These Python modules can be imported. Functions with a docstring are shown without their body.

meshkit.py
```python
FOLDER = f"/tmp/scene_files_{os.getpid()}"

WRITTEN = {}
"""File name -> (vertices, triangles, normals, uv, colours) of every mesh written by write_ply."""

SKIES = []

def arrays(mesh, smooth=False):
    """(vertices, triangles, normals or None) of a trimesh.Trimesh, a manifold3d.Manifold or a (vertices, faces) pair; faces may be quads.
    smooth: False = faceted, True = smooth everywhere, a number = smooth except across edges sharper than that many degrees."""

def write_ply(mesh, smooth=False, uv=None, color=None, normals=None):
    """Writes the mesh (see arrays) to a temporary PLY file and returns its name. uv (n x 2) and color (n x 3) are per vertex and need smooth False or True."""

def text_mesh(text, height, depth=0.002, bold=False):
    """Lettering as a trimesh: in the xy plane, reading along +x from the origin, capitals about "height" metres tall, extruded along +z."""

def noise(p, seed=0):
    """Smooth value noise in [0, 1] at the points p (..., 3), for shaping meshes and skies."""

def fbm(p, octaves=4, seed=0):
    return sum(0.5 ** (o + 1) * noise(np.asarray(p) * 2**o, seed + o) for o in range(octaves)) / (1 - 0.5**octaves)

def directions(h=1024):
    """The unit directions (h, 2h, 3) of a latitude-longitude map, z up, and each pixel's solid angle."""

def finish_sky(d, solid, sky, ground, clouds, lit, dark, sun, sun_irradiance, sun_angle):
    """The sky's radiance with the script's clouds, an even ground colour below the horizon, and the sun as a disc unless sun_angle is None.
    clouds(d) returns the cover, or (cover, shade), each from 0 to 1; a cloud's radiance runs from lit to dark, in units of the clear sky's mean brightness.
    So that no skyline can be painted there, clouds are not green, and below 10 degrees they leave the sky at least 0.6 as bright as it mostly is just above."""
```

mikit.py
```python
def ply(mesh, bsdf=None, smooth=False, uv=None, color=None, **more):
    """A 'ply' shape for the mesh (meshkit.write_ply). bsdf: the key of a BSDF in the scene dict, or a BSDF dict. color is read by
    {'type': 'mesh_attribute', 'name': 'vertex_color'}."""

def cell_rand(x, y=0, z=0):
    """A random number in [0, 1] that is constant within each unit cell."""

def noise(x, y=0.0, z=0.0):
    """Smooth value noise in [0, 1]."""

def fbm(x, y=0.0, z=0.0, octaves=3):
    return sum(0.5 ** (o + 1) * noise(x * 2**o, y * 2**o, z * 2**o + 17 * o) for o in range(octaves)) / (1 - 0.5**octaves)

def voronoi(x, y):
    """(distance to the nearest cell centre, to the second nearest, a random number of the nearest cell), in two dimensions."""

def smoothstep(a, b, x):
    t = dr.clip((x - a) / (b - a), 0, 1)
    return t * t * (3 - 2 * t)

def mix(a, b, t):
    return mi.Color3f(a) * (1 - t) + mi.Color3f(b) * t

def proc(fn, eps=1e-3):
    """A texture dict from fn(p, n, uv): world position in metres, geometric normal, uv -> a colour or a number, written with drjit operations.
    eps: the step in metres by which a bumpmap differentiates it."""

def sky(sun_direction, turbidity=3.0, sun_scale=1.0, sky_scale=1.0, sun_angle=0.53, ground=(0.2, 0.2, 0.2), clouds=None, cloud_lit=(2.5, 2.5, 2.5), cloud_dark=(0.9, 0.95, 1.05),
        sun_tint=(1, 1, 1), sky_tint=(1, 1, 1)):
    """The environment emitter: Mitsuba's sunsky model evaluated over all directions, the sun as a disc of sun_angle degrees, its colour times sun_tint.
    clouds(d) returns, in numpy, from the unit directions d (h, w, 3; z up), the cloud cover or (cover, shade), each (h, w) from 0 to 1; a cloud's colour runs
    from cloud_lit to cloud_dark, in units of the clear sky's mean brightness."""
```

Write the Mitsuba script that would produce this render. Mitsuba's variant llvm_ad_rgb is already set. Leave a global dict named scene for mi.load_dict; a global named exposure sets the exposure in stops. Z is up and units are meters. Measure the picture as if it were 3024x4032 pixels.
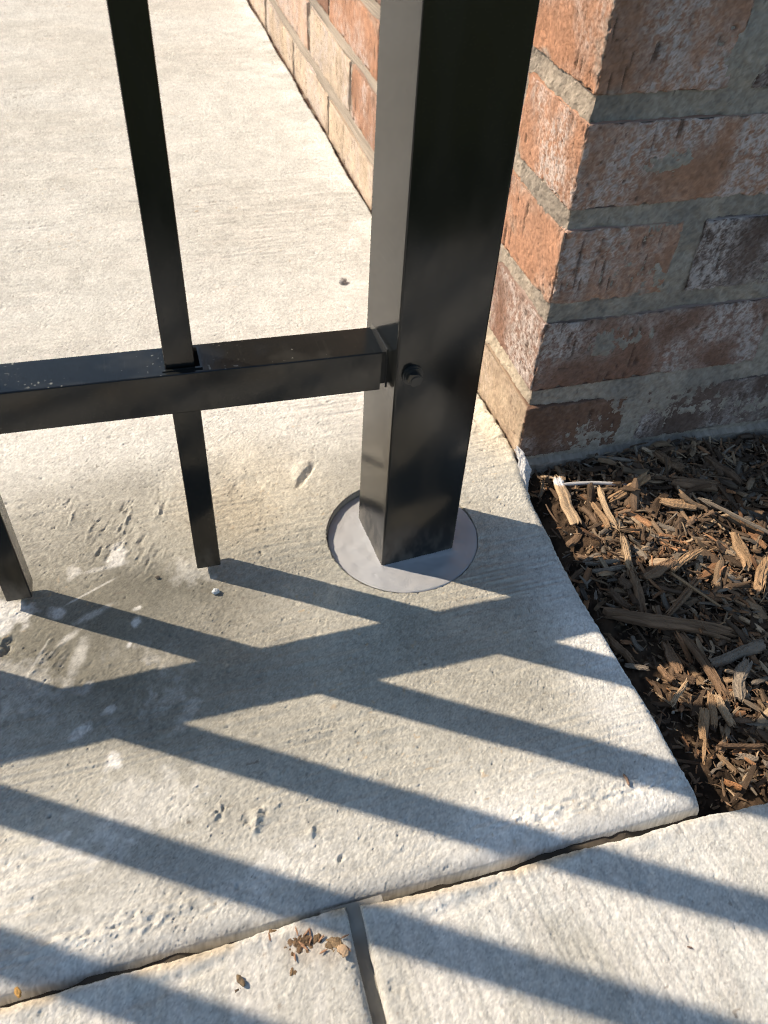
import math
import numpy as np
import trimesh
import mitsuba as mi
import mikit
import meshkit
import drjit as dr

T = mi.ScalarTransform4f
# ------------------------------------------------------------------ camera, sky, exposure
CAM = np.array([-0.15012, -0.43687, 0.52366])
DIR = np.array([0.22795, 0.66922, -0.70723])
UP = np.array([0.15922, 0.69096, 0.70514])
exposure = 2.25
scene, labels = {}, {}
scene['camera'] = {'type': 'thinlens', 'fov': 48.86, 'fov_axis': 'x', 'aperture_radius': 0.0010, 'focus_distance': 0.62,
                   'near_clip': 0.01, 'far_clip': 1000.0,
                   'to_world': T().look_at(origin=CAM.tolist(), target=(CAM + DIR).tolist(), up=UP.tolist())}
SUN = [-0.6453, 0.4022, 0.6495]
scene['sky'] = mikit.sky(SUN, turbidity=3, sun_tint=(0.95, 0.985, 1.05), sky_tint=(1.36, 1.20, 1.02))


# ------------------------------------------------------------------ helpers
def key_for(name):
    if name not in scene and name not in labels:
        return name
    i = 1
    while f'{name}_{i:03d}' in scene or f'{name}_{i:03d}' in labels:
        i += 1
    return f'{name}_{i:03d}'


def put(name, mesh, bsdf, parent=None, smooth=35, uv=None, color=None):
    k = key_for((parent + '__' if parent else '') + name)
    scene[k] = mikit.ply(mesh, bsdf, smooth=smooth, uv=uv, color=color)
    return k


def tag(k, label=None, cat=None, group=None, kind=None):
    d = {}
    if label: d['label'] = label
    if cat: d['category'] = cat
    if group: d['group'] = group
    if kind: d['kind'] = kind
    labels[k] = d
    return k


class Lattice:
    """Smooth value noise in two dimensions on arrays, by bilinear look-up in a random lattice."""
    def __init__(self, seed):
        self.g = np.random.default_rng(seed).random((256, 256))

    def __call__(self, x, y):
        i, j = np.floor(x).astype(int), np.floor(y).astype(int)
        a, b = x - i, y - j
        a, b = a * a * (3 - 2 * a), b * b * (3 - 2 * b)
        i0, i1, j0, j1 = i & 255, (i + 1) & 255, j & 255, (j + 1) & 255
        g = self.g
        return (g[i0, j0] * (1 - a) + g[i1, j0] * a) * (1 - b) + (g[i0, j1] * (1 - a) + g[i1, j1] * a) * b


LAT = [Lattice(s) for s in range(24)]


def n2(x, y, fx, fy=None, s=0):
    return LAT[s % 24](np.asarray(x) * fx + 37.3 * s, np.asarray(y) * (fy if fy else fx) + 11.9 * s)


def f2(x, y, fx, fy=None, s=0, o=3):
    fy = fy or fx
    return sum(0.5 ** (k + 1) * n2(x, y, fx * 2 ** k, fy * 2 ** k, s + k) for k in range(o)) / (1 - 0.5 ** o)


def ss(a, b, x):
    t = np.clip((np.asarray(x, float) - a) / (b - a), 0, 1)
    return t * t * (3 - 2 * t)


def lerp(a, b, t):
    return np.asarray(a) * (1 - t[..., None]) + np.asarray(b) * t[..., None]


def grid_mesh(P):
    """(vertices, faces) of an (n, m, 3) grid of points, its normal along d/di x d/dj."""
    n, m = P.shape[:2]
    i = np.arange(n * m).reshape(n, m)
    q = np.stack([i[:-1, :-1], i[1:, :-1], i[1:, 1:], i[:-1, 1:]], -1).reshape(-1, 4)
    return P.reshape(-1, 3), np.vstack([q[:, [0, 1, 2]], q[:, [0, 2, 3]]])


def lines(a, b, fine0, fine1, step, grow=1.12):
    """Grid lines from a to b: even steps within [fine0, fine1], growing outside."""
    mid = list(np.arange(fine0, fine1 + step * 0.5, step))
    lo, hi = [], []
    x, d = fine0, step
    while x > a + 1e-9:
        d *= grow; x = max(a, x - d); lo.append(x)
    x, d = mid[-1], step
    while x < b - 1e-9:
        d *= grow; x = min(b, x + d); hi.append(x)
    return np.array(lo[::-1] + mid + hi)


def rounded_bar(x0, x1, y0, y1, z0, z1, r=0.0015, n=3):
    """Box with its four edges along the longest axis rounded."""
    d = np.array([x1 - x0, y1 - y0, z1 - z0]); ax = int(np.argmax(d))
    o = [k for k in range(3) if k != ax]
    h = d / 2; c = np.array([x0 + x1, y0 + y1, z0 + z1]) / 2
    ring = []
    for sx, sy, t0 in ((1, 1, 0), (-1, 1, 90), (-1, -1, 180), (1, -1, 270)):
        for t in np.linspace(t0, t0 + 90, n + 1):
            ring.append((sx * (h[o[0]] - r) + r * math.cos(math.radians(t)), sy * (h[o[1]] - r) + r * math.sin(math.radians(t))))
    ring = np.array(ring); k = len(ring)
    v = np.zeros((2 * k + 2, 3))
    for e, s in enumerate((-1, 1)):
        v[e * k:(e + 1) * k, o[0]] = ring[:, 0]; v[e * k:(e + 1) * k, o[1]] = ring[:, 1]; v[e * k:(e + 1) * k, ax] = s * h[ax]
        v[2 * k + e, ax] = s * h[ax]
    f = []
    for i in range(k):
        j = (i + 1) % k
        f += [[i, j, k + j], [i, k + j, k + i], [2 * k, j, i], [2 * k + 1, k + i, k + j]]
    m = trimesh.Trimesh(v + c, f, process=False)
    if m.volume < 0: m.invert()
    return m


def rot(mesh, deg, axis, about=(0, 0, 0)):
    mesh.apply_transform(trimesh.transformations.rotation_matrix(math.radians(deg), axis, about)); return mesh


# ------------------------------------------------------------------ materials
VC = {'type': 'mesh_attribute', 'name': 'vertex_color'}


def grain(f1, f2_, amp):
    return lambda p, n, uv: amp * (mikit.noise(p.x * f1, p.y * f1, p.z * f1) + 0.6 * mikit.noise(p.x * f2_, p.y * f2_, p.z * f2_))


def rough_bump(fn, eps, rough, spec=0.3):
    return {'type': 'twosided', 'bsdf': {'type': 'bumpmap', 'arbitrary': mikit.proc(fn, eps), 'scale': 1.0,
            'bsdf': {'type': 'principled', 'base_color': dict(VC), 'roughness': rough, 'specular': spec}}}


scene['concrete'] = rough_bump(grain(700, 1400, 0.00022), 3e-4, 0.85)
scene['brick_clay'] = rough_bump(grain(600, 1300, 0.00070), 3e-4, 0.9)
scene['mortar'] = rough_bump(grain(600, 1300, 0.00065), 3e-4, 0.95)
scene['soil_dirt'] = rough_bump(grain(400, 1000, 0.0008), 4e-4, 0.95, 0.15)
scene['wood'] = {'type': 'twosided', 'bsdf': {'type': 'principled', 'base_color': dict(VC), 'roughness': 0.8, 'specular': 0.25}}


def paint_colour(p, n, uv):
    up = mikit.smoothstep(0.7, 0.95, n.z)
    d = mikit.noise(p.x * 520, p.y * 520, p.z * 520)
    patch = mikit.fbm(p.x * 45, p.y * 60, p.z * 30)
    spots = mikit.smoothstep(0.80, 0.92, d) * mikit.smoothstep(0.42, 0.7, patch)
    scuff = mikit.noise(p.x * 900, p.y * 60, p.z * 900)
    low = mikit.smoothstep(0.045, 0.0, p.z) * mikit.smoothstep(0.35, 0.75, mikit.fbm(p.x * 160, p.y * 160, p.z * 60))
    c = mikit.mix((0.0050, 0.0056, 0.0056), (0.32, 0.32, 0.28), spots * up * 0.8)
    c = mikit.mix(c, (0.05, 0.05, 0.045), up * mikit.smoothstep(0.5, 0.8, patch) * 0.25)
    return mikit.mix(c, (0.20, 0.18, 0.15), low * 0.25 + 0.02 * mikit.smoothstep(0.75, 0.9, scuff))


def paint_rough(p, n, uv):
    return 0.13 + 0.10 * mikit.smoothstep(0.4, 0.75, mikit.fbm(p.x * 60, p.y * 60, p.z * 14)) + 0.2 * mikit.smoothstep(0.05, 0.0, p.z)


scene['black_paint'] = {'type': 'twosided', 'bsdf': {'type': 'bumpmap', 'scale': 1.0,
    'arbitrary': mikit.proc(lambda p, n, uv: 0.00002 * mikit.fbm(p.x * 260, p.y * 260, p.z * 90), 8e-4),
    'bsdf': {'type': 'principled', 'base_color': mikit.proc(paint_colour), 'roughness': mikit.proc(paint_rough), 'specular': 0.62}}}
scene['worn_metal'] = {'type': 'twosided', 'bsdf': {'type': 'principled', 'base_color': {'type': 'rgb', 'value': [0.02, 0.02, 0.019]}, 'roughness': 0.25, 'specular': 0.6}}
scene['sealant'] = {'type': 'twosided', 'bsdf': {'type': 'principled', 'roughness': 0.42, 'specular': 0.5,
    'base_color': mikit.proc(lambda p, n, uv: mikit.mix((0.305, 0.311, 0.328), (0.34, 0.346, 0.362), mikit.fbm(p.x * 70, p.y * 70, 3)))}}
scene['plastic_film'] = {'type': 'principledthin', 'base_color': {'type': 'rgb', 'value': [0.86, 0.86, 0.88]}, 'roughness': 0.25, 'spec_trans': 0.25, 'diff_trans': 0.7, 'eta': 1.45}
scene['filler'] = rough_bump(grain(500, 1200, 0.0006), 4e-4, 0.95, 0.15)


# ------------------------------------------------------------------ pavement (setting)
PX, PY, PR = 0.0267, 0.0293, 0.0648           # core hole of the post
FRONT = -0.2540


def blob(x, y, cx, cy, rx, ry, ang=0.0, edge=0.35, s=0, wob=0.35):
    c, n = math.cos(ang), math.sin(ang)
    u, v = ((x - cx) * c + (y - cy) * n) / rx, (-(x - cx) * n + (y - cy) * c) / ry
    r = np.hypot(u, v) + wob * (f2(x, y, 160, None, s, 3) - 0.5) * 2
    return 1 - ss(1 - edge, 1 + edge, r)


def streak(x, y, a, b, w, s=0, edge=0.4):
    a, b = np.array(a), np.array(b)
    d = b - a; L = np.hypot(*d)
    return blob(x, y, *((a + b) / 2), L / 2 + w / 2, w / 2, math.atan2(d[1], d[0]), edge, s, 0.45)


def main_edge(y):
    return 0.1525 + 0.0016 * np.sin(y * 23) + 0.0085 * ss(0.02, 0.115, y) - 0.003 * ss(0.2, 0.5, y)


def slab_main():
    X = lines(-3.2, 0.166, -0.345, 0.166, 0.00105)
    Yn = list(lines(-0.2575, 0.36, -0.2575, 0.36, 0.00105))
    y, d = Yn[-1], 0.00105
    while y < 1.75:
        d = 0.00105 * (1 + (y - 0.36) * 2.0); y += d; Yn.append(y)
    while y < 6.0:
        d *= 1.2; y += d; Yn.append(y)
    Y = np.array(Yn)
    x, y = np.meshgrid(X, Y, indexing='ij')
    # right edge: the last grid lines follow the edge
    xe = main_edge(y) + 0.0009 * (n2(y, y * 0, 300, 1, 4) - 0.5) + 0.0014 * (n2(y, y * 0, 70, 1, 7) - 0.5)
    t = ss(0.06, 0.166, x)
    x = x + (xe - 0.166) * t
    # snap to the round hole
    r = np.hypot(x - PX, y - PY)
    snap = np.abs(r - PR) < 0.0007
    k = np.where(snap, PR / np.maximum(r, 1e-9), 1.0)
    x, y = PX + (x - PX) * k, PY + (y - PY) * k
    r = np.hypot(x - PX, y - PY)
    rng = np.random.default_rng(5)
    z = np.zeros_like(x)
    # large, low undulation
    z += 0.0022 * (f2(x, y, 7, None, 1, 2) - 0.5)
    z += 0.0010 * (f2(x, y, 40, None, 3, 2) - 0.5)
    z *= 0.25 + 0.75 * ss(PR, PR + 0.04, r)
    # broom lines along x, stronger in patches
    bm = 0.25 + 0.9 * ss(0.42, 0.62, f2(x, y, 9, 14, 6, 2)) + 0.7 * np.exp(-((x - 0.07) ** 2 + (y + 0.03) ** 2) / 0.008)
    bm = bm * (1 - 0.75 * blob(x, y, -0.22, 0.0, 0.10, 0.10, 0, 0.5, 9))
    yy = y + 0.004 * (f2(x, y, 6, 3, 8, 2) - 0.5) - 0.02 * x
    br = f2(x, yy, 22, 440, 10, 2) - 0.5
    z += 0.0013 * bm * br
    # sand grain
    gr = f2(x, y, 330, None, 12, 2) - 0.5
    z += 0.00042 * gr * (0.6 + 0.8 * ss(0.35, 0.65, f2(x, y, 22, None, 2, 2)))
    z += 0.00013 * rng.standard_normal(x.shape) * (0.6 + 0.8 * ss(0.3, 0.6, f2(x, y, 30, None, 17, 2)))
    pit = n2(x, y, 260, None, 15)
    z -= 0.0007 * ss(0.90, 0.98, pit) * ss(0.4, 0.6, f2(x, y, 15, None, 4, 2))
    # dents and ridges of finger marks in the fresh surface
    def local(cx, cy, rad):
        j0, j1 = np.searchsorted(Y, [cy - rad, cy + rad]); i0, i1 = np.searchsorted(X, [cx - rad, cx + rad * 2])
        return np.s_[max(i0 - 1, 0):i1, max(j0 - 1, 0):j1]
    for cx, cy, L, w, ang, n in ((-0.1999, 0.1144, .012, .010, 1.2, 9), (-0.1692, 0.1112, .018, .014, 1.35, 16), (-0.1978, 0.0896, .013, .012, 1.1, 14),
                                 (-0.2201, 0.0645, .014, .007, 1.15, 8), (-0.1858, 0.0513, .015, .016, .95, 16), (-0.2403, 0.1161, .018, .014, 1.2, 8), (-0.262, -0.028, .020, .022, .9, 20), (-0.225, 0.09, .012, .010, 1.2, 8), (-0.205, 0.075, .03, .03, 1.1, 10)):
        W_ = local(cx, cy, 0.045)
        z[W_] += 0.0011 * blob(x[W_], y[W_], cx, cy, L, w, ang, 0.8, 14, 0.6) * (f2(x[W_], y[W_], 170, None, 9, 3) - 0.45)
        for _ in range(n):
            t_, q_ = rng.normal(0, 0.5, 2)
            px_, py_ = cx + t_ * L * math.cos(ang) - q_ * w * math.sin(ang), cy + t_ * L * math.sin(ang) + q_ * w * math.cos(ang)
            an_ = ang + rng.normal(0, 0.18); l_, w_ = rng.uniform(.003, .008), rng.uniform(.0007, .0014)
            U_ = (x[W_] - px_) * math.cos(an_) + (y[W_] - py_) * math.sin(an_); V_ = -(x[W_] - px_) * math.sin(an_) + (y[W_] - py_) * math.cos(an_)
            z[W_] += rng.choice([-1, 1]) * rng.uniform(.0004, .0010) * np.exp(-(U_ / l_) ** 4 - (V_ / w_) ** 2)
    # the shallow hollow where a trowel edge left a lip by the post
    z += 0.0022 * blob(x, y, -0.040, 0.128, 0.013, 0.006, 1.0, 0.5, 7, 0.3) - 0.0026 * blob(x, y, -0.0385, 0.1185, 0.016, 0.003, 0.9, 0.5, 7, 0.3)
    z -= 0.0016 * blob(x, y, -0.092, 0.119, 0.016, 0.010, 0.5, 0.5, 3, 0.4)
    # popped-out stones
    pops = [(-0.29, -0.009, .004, -.003), (-0.2902, -0.0165, .004, -.0035), (-0.0905, -0.2275, .0018, -.002), (-0.155, -0.2275, .0016, -.002), (-0.262, -0.155, .0016, -.002), (-0.1555, -0.1765, .0014, -.0018)]
    for mx, my, ra, rb, hh in ((-0.1365, -0.1885, .011, .006, .0072), (-0.1615, -0.180, .006, .005, .0066), (-0.1035, -0.2065, .0045, .007, .0062), (-0.119, -0.160, .005, .009, .0020), (-0.17, -0.155, .006, .010, .0016), (-0.20, -0.15, .010, .006, .0014)):
        W_ = local(mx, my, 0.022)
        xl, yl = x[W_], y[W_]
        rough = 1.3 * (f2(xl, yl, 190, None, 20, 3) - 0.5) + 0.25 * (n2(xl, yl, 480, None, 5) - 0.5)
        z[W_] += hh * blob(xl, yl, mx, my, ra, rb, 0.5, 0.7, 14, 0.7) * (rough + 0.10)
    for cx, cy, rr, h in pops:
        W_ = local(cx, cy, 0.012)
        xl, yl = x[W_], y[W_]
        dz = h * blob(xl, yl, cx, cy, rr, rr * 0.75, 0.7, 0.4, 11, 0.7) * (1 + 1.0 * (f2(xl, yl, 420, None, 6, 2) - 0.5))
        if h > 0.0012:
            dz -= 0.0015 * blob(xl, yl, cx + rr * 0.8, cy - rr * 0.5, rr * 0.8, rr * 0.45, 2.3, 0.5, 12, 0.6)
        z[W_] += dz
    for _ in range(260):                      # small scattered pocks
        cx, cy = rng.uniform(-0.33, 0.14), rng.uniform(-0.23, 0.32)
        rr = rng.uniform(0.0007, 0.0017)
        j0, j1 = np.searchsorted(Y, [cy - 0.004, cy + 0.004]); i0, i1 = np.searchsorted(X, [cx - 0.006, cx + 0.012])
        w = np.s_[max(i0, 0):i1, max(j0, 0):j1]
        z[w] += rng.choice([-1.0, -1.0, 0.7]) * 0.0012 * np.exp(-((x[w] - cx) ** 2 + (y[w] - cy) ** 2) / rr ** 2)
    scuff = blob(x, y, -0.245, -0.078, 0.070, 0.030, 0.25, 0.8, 14, 0.4) * ss(0.35, 0.6, f2(x, y, 40, 40, 9, 3))
    z += 0.0017 * scuff * (f2(x, y, 230, 170, 15, 2) - 0.5)
    # rough patch under the left picket
    z += 0.0020 * blob(x, y, -0.293, 0.016, 0.017, 0.015, 0.4, 0.4, 13, 0.5) * (f2(x, y, 190, None, 16, 3) - 0.35)
    # tooled front edge: crumbly band, then the nose
    dn = y - FRONT
    wv = 0.003 * (f2(x, y * 0, 14, 1, 2, 2) - 0.5)
    band = np.exp(-((dn + wv - 0.0215) / 0.0075) ** 2) * (0.35 + 0.9 * ss(-0.02, 0.06, x) + 0.9 * ss(-0.14, -0.2, x))
    z += band * (0.0034 * (f2(x, y + 0.0012 * f2(x, y, 60, None, 5, 2), 190, 380, 17, 2) - 0.5) + 0.0010 * (n2(x, y, 60, 420, 3) - 0.5))
    z += 0.0007 * np.exp(-((dn + wv - 0.0135) / 0.003) ** 2) * (f2(x, y, 260, None, 19, 2) - 0.2)

    def nose(d, R):
        d = np.clip(d, 0, R)
        return R - np.sqrt(np.maximum(R * R - (R - d) ** 2, 0))
    nb = 0.35 + 0.65 * (1 - ss(-0.155, -0.135, x) + ss(-0.105, -0.085, x))     # filled with slop by the split of the front slabs
    drop = nose(dn + 0.0016 * (f2(x, y * 0, 90, 1, 9, 3) - 0.5), 0.0112) * nb
    dr_ = nose(xe - x, 0.0095) * ss(0.16, 0.07, y) + nose(xe - x, 0.004) * ss(0.10, 0.16, y)
    z = z * np.clip(1 - (drop + dr_) * 60, 0.15, 1) - drop - dr_ - 0.03 * (1 - ss(0, 0.0009, dn)) - 0.0015 * np.exp(-dn / 0.018)
    # heap of mortar droppings at the wall
    heap = np.exp(-((xe - x) / 0.010) ** 2) * np.exp(-((y - 0.15) / 0.055) ** 2)
    z += heap * (0.005 + 0.006 * (f2(x, y, 130, None, 2, 3) - 0.4))
    heap2 = np.exp(-((xe - x) / 0.030) ** 2) * np.exp(-((y - 0.15) / 0.06) ** 2)
    z += heap2 * 0.0018 * f2(x, y, 240, None, 7, 2)
    z = np.where(r < PR - 1e-6, -0.03, z)
    # edge skirts
    z[:, 0] = -0.10; z[-1, :] = np.minimum(z[-1, :], -0.10); z[:, -1] = -0.10

    # ---------------- colour: cement paste, sand and stains
    c = np.full(x.shape + (3,), 0.0) + np.array([0.405, 0.395, 0.36])
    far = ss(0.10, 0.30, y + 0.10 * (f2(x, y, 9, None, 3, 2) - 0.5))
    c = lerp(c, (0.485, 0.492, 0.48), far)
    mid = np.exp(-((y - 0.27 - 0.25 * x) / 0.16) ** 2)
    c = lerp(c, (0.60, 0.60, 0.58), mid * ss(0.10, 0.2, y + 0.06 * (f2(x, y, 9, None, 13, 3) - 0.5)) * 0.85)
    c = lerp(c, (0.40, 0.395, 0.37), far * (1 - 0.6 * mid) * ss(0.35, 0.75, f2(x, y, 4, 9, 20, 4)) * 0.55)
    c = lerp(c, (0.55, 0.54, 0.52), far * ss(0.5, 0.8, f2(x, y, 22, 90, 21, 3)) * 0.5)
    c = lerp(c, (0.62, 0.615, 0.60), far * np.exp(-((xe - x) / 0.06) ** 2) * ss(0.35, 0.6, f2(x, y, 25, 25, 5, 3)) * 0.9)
    w = (f2(x, y, 14, None, 8, 3) - 0.5)
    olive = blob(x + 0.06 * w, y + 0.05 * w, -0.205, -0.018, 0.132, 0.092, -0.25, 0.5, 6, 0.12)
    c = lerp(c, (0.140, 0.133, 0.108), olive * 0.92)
    c = lerp(c, (0.27, 0.26, 0.22), blob(x, y, -0.10, -0.02, 0.20, 0.13, -0.2, 0.7, 19, 0.2) * (1 - olive) * 0.75)
    c = lerp(c, (0.33, 0.315, 0.275), blob(x, y, -0.06, -0.07, 0.13, 0.06, -0.2, 0.6, 4, 0.15) * 0.6)
    c = lerp(c, (0.46, 0.41, 0.32), blob(x, y, -0.085, 0.130, 0.045, 0.06, 0.5, 0.7, 4, 0.25) * 0.40)
    c = lerp(c, (0.36, 0.30, 0.21), blob(x, y, -0.115, 0.085, 0.030, 0.040, 0.8, 0.8, 14, 0.4) * 0.35)
    c = lerp(c, (0.36, 0.345, 0.30), blob(x, y, 0.105, 0.02, 0.05, 0.035, 0, 0.6, 15, 0.2) * 0.5)
    # pale cement on the tooled borders
    bord = np.maximum(np.exp(-(dn / 0.045) ** 2) * (0.55 + 0.45 * ss(-0.1, 0.05, x)), ss(0.085, 0.135, x) * ss(0.10, -0.16, y))
    c = lerp(c, (0.68, 0.68, 0.67), np.clip(bord * (0.6 + 0.8 * (f2(x, y, 30, None, 9, 3) - 0.3)), 0, 1))
    c = lerp(c, (0.33, 0.33, 0.325), np.exp(-((dn - 0.008) / 0.008) ** 2) * 0.35 * ss(0.3, 0.6, f2(x, y, 40, 90, 3, 2)))
    c = lerp(c, (0.60, 0.54, 0.43), np.clip(heap2 * 1.2, 0, 1) * 0.75)
    c = lerp(c, (0.40, 0.395, 0.38), scuff * ss(0.50, 0.68, f2(x, y, 130, 90, 3, 3)) * 0.7)
    c = lerp(c, (0.11, 0.105, 0.09), scuff * ss(0.62, 0.8, f2(x, y, 150, 110, 10, 3)) * 0.5)
    c *= (1 + 0.22 * (f2(x, y, 13, None, 12, 3) - 0.5) * 2 * (1 - far))[..., None]
    # pale patches left by cement slop
    for a in ((-0.2083, 0.060, .0125, .0060, 1.25, .85), (-0.242, 0.049, .010, .0045, 1.25, .45), (-0.148, 0.030, .017, .013, 0.3, .28), (-0.2556, 0.0103, .006, .005, .2, .6), (-0.1991, -0.013, .0042, .004, 0, .8),
              (-0.2211, -0.086, .0048, .0035, .6, .65), (-0.242, -0.099, .0075, .0045, .5, .8), (-0.2202, -0.1275, .0055, .0062, 1.2, 1.0), (-0.293, 0.016, .017, .014, .4, .8), (-0.18, -0.085, .012, .006, .9, .2), (-0.17, -0.10, .014, .006, 1.0, .25),
              (-0.215, 0.049, .016, .0022, .1, .35), (-0.13, -0.225, .03, .012, .1, .45), (-0.21, -0.165, .04, .02, .2, .4), (-0.28, -0.19, .05, .02, .1, .4), (-0.196, 0.001, .003, .002, 0.3, .7), (-0.28, -0.05, .02, .03, .9, .3), (-0.205, -0.033, .003, .002, 1, .8)):
        c = lerp(c, (0.68, 0.675, 0.66), blob(x, y, a[0], a[1], a[2], a[3], a[4], 0.40, 18, 0.8) * 0.88 * a[5] * (0.75 + 0.5 * n2(x, y, 520, None, 3)).clip(0, 1))
    for a, b, wd, m in (((-0.2398, -0.0013), (-0.2215, 0.0063), .006, .5), ((-0.2525, -0.0181), (-0.241, -0.0105), .005, .6), ((-0.2445, -0.0457), (-0.237, -0.0231), .009, .55), ((-0.247, 0.018), (-0.214, 0.034), .0018, .6), ((-0.275, -0.04), (-0.262, -0.015), .0016, .5)):
        c = lerp(c, (0.56, 0.55, 0.52), streak(x, y, a, b, wd, 13, 0.6) * m)
    # sand speckle and dark aggregate
    sp = np.clip(rng.standard_normal(x.shape), -2.2, 2.2)
    c = c * (0.85 + 0.30 * f2(x, y, 330, None, 22, 2) + 0.12 * sp)[..., None]
    dark = ss(0.90, 0.97, n2(x, y, 300, None, 19)) * ss(0.5, 0.7, f2(x, y, 18, None, 11, 2))
    c = lerp(c, (0.14, 0.12, 0.10), dark * 0.75)
    tan = ss(0.90, 0.97, n2(x, y, 330, None, 16)) * ss(0.45, 0.65, f2(x, y, 14, None, 12, 2))
    c = lerp(c, (0.42, 0.30, 0.17), tan * 0.55)
    c *= (1 + 0.12 * (f2(x, y, 45, None, 7, 3) - 0.5) * 2)[..., None]
    c = lerp(c, (0.10, 0.095, 0.09), np.where(r < PR - 1e-6, 0.6, 0.0))
    c = lerp(c, (0.20, 0.17, 0.14), (1 - ss(0, 0.004, xe - x)) * ss(0.25, 0.4, y) * 0.7)
    v, f = grid_mesh(np.stack([x, y, z], -1))
    return (v, f), np.clip(c, 0.02, 0.8).reshape(-1, 3)


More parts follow.
